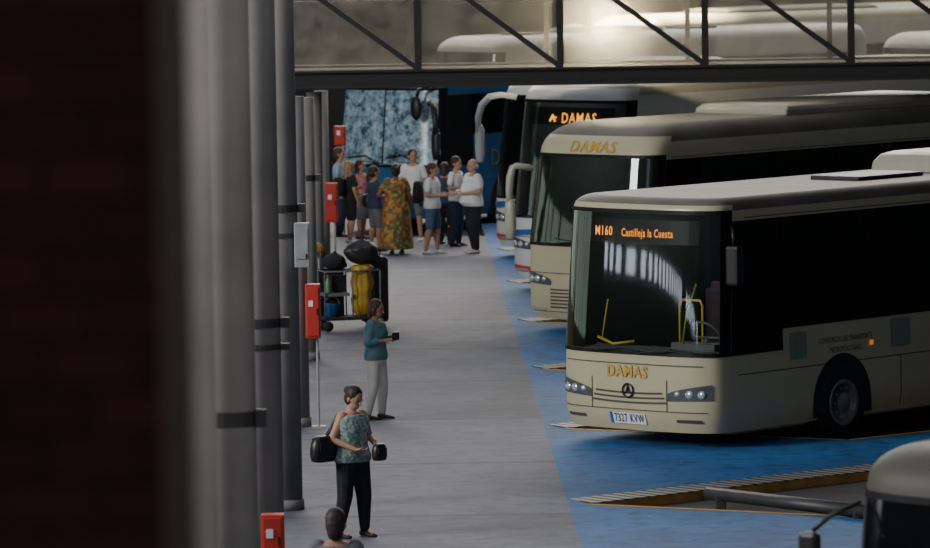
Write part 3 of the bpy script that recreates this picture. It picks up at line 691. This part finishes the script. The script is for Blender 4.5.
        m.build('top' if tm!='white_c' else 'shirt',M[tm],t,True,remesh=.011,sm=3)
        m=MB(); torso(m,.012,.8,.95)
        if bot[0]=='skirt':
            m=MB(); m.loft([[V((.165*bw+.02+f*.05)*math.cos(2*pi*j/24)*(1+.03*math.cos(j*pi*.66)*f),(.12*bw+.02+f*.06)*math.sin(2*pi*j/24),1.0-.55*f) for j in range(24)] for f in(0,.2,.5,1)])
            m.build('skirt',M[bot[1]],t,True)
        else:
            for sd in(-1,1):
                if bot[0]=='shorts':
                    e=hip[sd].lerp(kn[sd],.85); m.cap(hip[sd],.1*s*tk,e,.082*s*tk)
                else:
                    m.cap(hip[sd],.102*s*tk,kn[sd],.078*s*tk); m.cap(kn[sd],.078*s*tk,an[sd]+V(0,0,.03),.060*s)
            m.build('trousers' if bot[0]=='trousers' else 'shorts',M[bot[1]],t,True,remesh=.012,sm=3)
    else:
        m=MB(); rg=[]
        for z,rx,ry in((.1,.25,.23),(.3,.235,.215),(.6,.215,.19),(.88,.195,.16),(1.05,.165,.135),(1.15,.165,.135),(1.27,.18,.14),(1.35,.18,.12),(1.41,.12,.085)):
            k=bw; rg.append([V((rx*k)*math.cos(2*pi*j/28)*(1+(.035*math.cos(j*pi*.57) if z<.9 else 0)),ry*k*math.sin(2*pi*j/28),z) for j in range(28)])
        m.loft(rg)
        for sd in(-1,1): m.cap(sh[sd]+V(-sd*.03,0,0),.07*s*tk,sh[sd].lerp(el[sd],.6),.062*s*tk)
        m.build('dress',M[bot[1]],t,True,remesh=.014,sm=2)
    for sd in(-1,1):
        aa=an[sd]; m=MB()
        prof=[(.065,.025,.05),(.055,.038,.075),(.0,.04,.075),(-.06,.042,.06),(-.13,.045,.045),(-.175,.036,.035),(-.195,.018,.025)]
        rg=[[aa+V(rx*math.cos(2*pi*j/12),y,-.075+.002+hh*.5+hh*.5*math.sin(2*pi*j/12)) for j in range(12)] for y,rx,hh in prof]
        m.loft(rg); m.build('shoe',M[shoe],t,True)
    return t
def wpt(t,x,y,z): return Matrix.Translation(t.location)@Matrix.Rotation(t.rotation_euler.z,4,'Z')@Vector((x,y,z))
def bag(label,t,c,sz,m,strap=None,rz=0,name='handbag',cat='bag'):
    w=wpt(t,*c); g=thing(name,label,cat,(w.x,w.y,w.z),t.rotation_euler.z+rz)
    x,y,z=sz; rg=[]
    for zz,k in((-.5,.7),(-.46,.92),(-.2,1.05),(.15,1.0),(.4,.85),(.5,.6)):
        rg.append([Vector((x/2*k*sg(math.cos(u))*abs(math.cos(u))**.6,y/2*k*sg(math.sin(u))*abs(math.sin(u))**.6,zz*z)) for u in[2*pi*j/20 for j in range(20)]])
    MB().loft(rg).build('bag_body',m,g,True)
    MB().box((0,-y/2*1.0,z*.1),(x*.7,.012,z*.35)).build('pocket',m,g,bevel=.005)
    if strap:
        inv=(Matrix.Translation(g.location)@Matrix.Rotation(g.rotation_euler.z,4,'Z')).inverted()
        MB().tube([inv@wpt(t,*q) for q in strap],.012,6).build('strap',m,g,True)
    return g
hold=lambda sd:((sd*.23,-.02,1.13),(sd*.09,-.24,1.13),(-sd*.5,-.6,.35))
n1=person('woman with black bag and sleeveless patterned top, nearest of the standing people',gp(354,537),1.62,42,1.24,'skin1','bun','hairb',('floral','none'),('trousers','black_c'),'shoe',
   {-1:((-.27,.04,1.13),(-.12,-.2,1.02),(.6,-.6,-.1)),1:((.28,.04,1.13),(.16,-.24,1.04),(-.5,-.7,.1))},.2,5,22,near=True,female=True,stride=.05)
bag('black shoulder bag worn at the hip of the woman in black trousers',n1,(-.34,.08,.98),(.32,.15,.28),M['leather'],[(-.33,.08,1.05),(-.25,.05,1.2),(-.15,.02,1.36),(-.12,.1,1.33),(-.3,.14,1.05)])
bag('small black pouch held in front by the woman in black trousers',n1,(.08,-.35,.94),(.17,.1,.18),M['leather'],None)
n2=person('woman in teal top and white trousers standing alone, looking right',gp(377,419),1.56,66,1.16,'skin1','bob','hairbr',('teal','long'),('trousers','pants_w'),'shoe',
   {-1:((-.23,.02,1.12),(-.12,-.17,1.14),(.5,-.7,.2)),1:((.25,.02,1.14),(.14,-.17,1.18),(-.5,-.7,.2))},.12,0,12,near=True,female=True,stride=.06)
w=wpt(n2,.02,-.28,1.10); g=thing('purse','small dark purse held in the hands of the woman in teal','purse',w,n2.rotation_euler.z)
MB().box((0,0,0),(.15,.05,.11)).build('purse_body',M['leather'],g,bevel=.015); MB().box((0,0,.055),(.13,.02,.012)).build('clasp',M['chrome'],g)
hp=gp(336,513,1.66)
n3=person('person with dark hair seen only from the shoulders up at the bottom edge',Vector((hp.x,hp.y,0)),1.68,170,1.2,'skin2','full','hairb',('grey_c','short'),('trousers','navy_c'),'shoe',None,.1,0,0,near=True)
GQ='people queuing beside the coaches'
g1=person('man in light blue shirt at the left end of the queue',gp(341,237),1.78,80,1.05,'skin1','short','hairbr',('lblue_c','short'),('trousers','navy_c'),'shoe',None,.1,group=GQ)
g2=person('woman with blond hair and black top standing behind the red cabinet',gp(351,243),1.6,120,1.0,'skin1','long','hairbl',('black_c','short'),('shorts','black_c'),'shoew',{1:hold(1)},.14,female=True,group=GQ,stride=.05)
g2b=person('woman in pink top with dark long hair in the queue',gp(362,239),1.56,60,1.0,'skin2','long','hairb',('pink_c','none'),('skirt','grey_c'),'shoe',{1:((.3,.02,1.2),(.2,-.12,1.36),(-.5,-.2,.7))},.08,female=True,group=GQ)
g3=person('woman in dark top and short skirt left of the patterned dress',gp(376,251),1.62,110,1.05,'skin2','ponytail','hairb',('navy_c','short'),('shorts','grey_c'),'shoe',{-1:((-.25,-.0,1.13),(-.15,-.22,1.1),(.3,-.6,.4))},.14,female=True,group=GQ,stride=-.06)
g4=person('woman in long orange and green patterned dress',gp(397,254),1.7,190,1.3,'skin3','bun','hairb',('dress','short'),('dress','dress'),'shoe',{1:((.33,-.02,1.13),(.26,-.22,1.2),(-.3,-.5,.6))},.1,female=True,group=GQ)
g5=person('man in white T-shirt and grey shorts behind the patterned dress',gp(414,241),1.8,-10,1.05,'skin1','short','hairb',('white_c','short'),('shorts','grey_c'),'shoew',{-1:((-.27,.0,1.13),(-.2,-.2,1.05),(.4,-.7,.2))},.16,hy=25,group=GQ)
g6=person('man in white T-shirt with backpack and denim shorts',gp(433,254),1.72,70,1.15,'skin1','short','hairbr',('white_c','short'),('shorts','jean'),'shoew',{1:((.26,-.02,1.12),(.2,-.26,1.1),(0,-1,.2)),-1:((-.26,0,1.12),(-.18,-.26,1.12),(0,-1,.2))},.16,hp=12,group=GQ,stride=.07)
g7=person('woman in dark clothes between the backpacker and the two men on the right',gp(446,244),1.58,160,1.0,'skin2','bob','hairb',('navy_c','short'),('trousers','black_c'),'shoe',None,.1,female=True,group=GQ)
g8=person('man in white shirt half hidden behind the bald man',gp(457,246),1.72,60,1.0,'skin1','short','hairb',('white_c','short'),('trousers','navy_c'),'shoe',{-1:((-.26,-.0,1.12),(-.16,-.22,1.14),(.3,-.8,.2))},.14,hp=8,group=GQ)
g9=person('balding man in white shirt and black trousers at the right end of the queue',gp(474,253),1.78,-62,1.28,'skin1','bald','hairw',('white_c','short'),('trousers','black_c'),'shoew',{-1:((-.28,-.02,1.12),(-.1,-.28,1.14),(.9,-.2,.1)),1:((.28,-.02,1.12),(.1,-.3,1.1),(-.9,-.2,.1))},.14,belly=.08,group=GQ,stride=.04)
bag('dark backpack on the back of the man in denim shorts',g6,(0,.28,1.18),(.3,.17,.42),M['black_c'],[(.1,.21,1.34),(.12,.02,1.42),(.12,-.14,1.3),(.13,-.05,1.05),(.1,.21,1.0)],name='backpack')
bag('black shoulder bag on the woman beside the patterned dress',g3,(.35,.05,.95),(.28,.13,.26),M['leather'],[(.32,.05,1.05),(.2,.03,1.38),(.3,.1,1.05)])
bag('black backpack on the woman with blond hair',g2,(0,.26,1.12),(.28,.16,.38),M['black_c'],[(.1,.19,1.26),(.12,.02,1.36),(.12,-.12,1.2)],name='backpack')
bag('dark holdall hanging at the side of the woman in dark clothes',g7,(.4,0,.85),(.3,.18,.24),M['navy_c'],[(.36,0,.95),(.22,.02,1.33),(.38,.08,.95)],name='holdall')
# ------------------------------------------------------------ trolley
P=gp(350,330); t=thing('cleaning_trolley','grey cleaning trolley with yellow refuse sack standing by the columns','trolley',(P.x,P.y,0),R(15))
MB().box((0,0,.2),(.95,.5,.05)).build('base_tray',M['black_c'],t,bevel=.02)
fr=MB()
for x in(-.45,.0,.45):
    for y in(-.22,.22): fr.tube([(x,y,.2),(x,y,.95)],.013,8)
for y in(-.22,.22): fr.tube([(-.45,y,.95),(.45,y,.95)],.013,8)
for x in(-.45,0,.45): fr.tube([(x,-.22,.95),(x,.22,.95)],.013,8)
fr.build('frame',M['grey_c'],t,True)
for x in(-.4,.4):
    for y in(-.2,.2):
        wo=MB().tube([(x,y-.02,.085),(x,y+.02,.085)],.083,16).build('wheel',M['tyre'],t,True)
MB().box((-.24,-.0,.58),(.4,.4,.05)).build('shelf',M['grey_c'],t)
MB().box((-.24,.2,.6),(.4,.02,.75)).build('back_panel',M['black'],t)
MB().box((-.17,.06,.75),(.24,.22,.26)).build('drawer',M['black_c'],t,bevel=.02)
m=MB(); rg=[]
for z,k in((.22,.5),(.27,.75),(.45,.98),(.6,.85),(.75,1.05),(.9,.8),(1.0,1.0),(1.03,.7)):
    rg.append([Vector((.2+.17*k*math.cos(2*pi*j/24)*(1+.14*math.cos(j*2.3+z*4)),-.02+.19*k*math.sin(2*pi*j/24)*(1+.1*math.sin(j*1.7)),z)) for j in range(24)])
m.loft(rg); m.build('refuse_sack',M['bagy'],t,True)
def lathe(name,label,cat,pos,prof,m,n=20,extra=None):
    g=thing(name,label,cat,pos); MB().loft([[Vector((r_*math.cos(2*pi*j/n),r_*math.sin(2*pi*j/n),z)) for j in range(n)] for r_,z in prof]).build('vessel',m,g,True)
    if extra: extra(g)
    return g
def hnd(g): MB().tube([(.12*math.cos(q),0,.2+.12*math.sin(q)) for q in[pi*i/8 for i in range(9)]],.005,5).build('handle',M['wbox'],g)
lathe('bucket','blue bucket on the lower tray of the cleaning trolley','bucket',wpt(t,-.3,-.05,.226),[(.09,0),(.12,.2),(.13,.21)],M['bluebucket'],extra=hnd)
def capb(g): MB().tube([(0,0,.24),(0,0,.29)],.02,8).build('cap',M['red'],g)
lathe('spray_bottle','green bottle on the shelf of the cleaning trolley','bottle',wpt(t,-.37,-.1,.607),[(.04,0),(.045,.02),(.045,.16),(.018,.22),(.018,.24)],M['greenb'],10,capb)
def sack(label,t,c,r_,m,name='refuse_bag'):
    w=wpt(t,*c); g=thing(name,label,'bag',w); q=MB(); q.ell((0,0,r_[2]*.95),r_,nu=18,nv=12); q.cap((0,0,r_[2]*1.8),.05,(.02,0,r_[2]*2.1),.03)
    for i in range(7): an=i*.9; q.ell((r_[0]*.65*math.cos(an),r_[1]*.6*math.sin(an),r_[2]*(.5+.13*i)),(r_[0]*.5,r_[1]*.5,r_[2]*.4),nu=10,nv=7)
    q.build('sack',m,g,True,remesh=.02,sm=2); MB().tube([(.05*math.cos(u),.05*math.sin(u),r_[2]*1.85) for u in[2*pi*i/10 for i in range(11)]],.008,5).build('knot',m,g)
sack('full black refuse bag heaped on top of the cleaning trolley',t,(.22,.05,1.04),(.27,.22,.2),M['binbag'])
sack('dark grey cloth bundle lying on the left end of the trolley',t,(-.24,.0,.97),(.19,.17,.13),M['black_c'],'cloth_bundle')
w=wpt(t,.52,.45,0); g=thing('suitcase','tall black suitcase standing behind the right end of the trolley','suitcase',w,t.rotation_euler.z)
MB().box((0,0,.6),(.42,.3,1.05)).build('case_shell',M['binbag'],g,bevel=.06)
MB().tube([(-.1,0,1.06),(-.1,0,1.22),(.1,0,1.22),(.1,0,1.06)],.012,6).build('handle',M['black'],g,True)
for x in(-.12,.12): MB().tube([(x-.02,0,.045),(x+.02,0,.045)],.045,12).build('wheel',M['tyre'],g,True)
g=thing('mop','mop with colourful striped head leaning behind the trolley','mop',wpt(t,-.38,.32,.02))
MB().tube([(0,0,0),(-.04,.0,1.35)],.012,8).build('mop_handle',M['wbox'],g,True)
q=MB(); 
for i in range(16): an=i*.4; q.tube([(-.04,0,1.36),(-.04+.07*math.cos(an),.07*math.sin(an),1.32),(-.04+.1*math.cos(an),.1*math.sin(an),1.14)],.014,5)
q.build('mop_head',M['dress'],g,True)
# ------------------------------------------------------------ lights
def area(name,loc,target,size,energy,col=(1,1,1),sy=None):
    l=bpy.data.lights.new(name,'AREA'); l.energy=energy; l.color=col; l.size=size
    if sy: l.shape='RECTANGLE'; l.size_y=sy
    o=bpy.data.objects.new(name,l); C.objects.link(o); o.location=loc
    o.rotation_euler=(Vector(target)-Vector(loc)).to_track_quat('-Z','Y').to_euler(); return o
area('key_light',(-40,40,20),(2,72,0),14,19500,(1,.98,.95))
area('overhead_light',(-3,62,13),(-3,62,0),8,1500,(.80,.88,1),80)
area('pillar_light',(-3,2,9),(-1.2,8.5,7),1.5,50,(1,.80,.68))
area('column_light',(5,24,10),(-2,40,4),2,700,(1,.95,.9))
area('outdoor_light',(6,160,30),(6,150,0),70,85000,(1,.94,.84))
q=wpt(outc[1],-.1,1.6,3.65)
l=bpy.data.lights.new('sun_glint','SPOT'); l.energy=900000; l.color=(1,.86,.6); l.spot_size=R(18); l.spot_blend=1; l.shadow_soft_size=.5
o=bpy.data.objects.new('sun_glint',l); C.objects.link(o); o.location=(q.x,q.y+3,18); o.rotation_euler=(q-o.location).to_track_quat('-Z','Y').to_euler()
l=bpy.data.lights.new('glare_fill','POINT'); l.energy=750; l.color=(1,.84,.55); l.shadow_soft_size=.08  # point light added behind the glass to imitate the sun glare glow
o=bpy.data.objects.new('glare_fill',l); C.objects.link(o); o.location=at(605,20,BD+.45)
wd=bpy.data.worlds.new('world'); S.world=wd; wd.use_nodes=True; nt=wd.node_tree; bg=nt.nodes['Background']
bg.inputs['Color'].default_value=(.5,.57,.7,1); bg.inputs['Strength'].default_value=.065
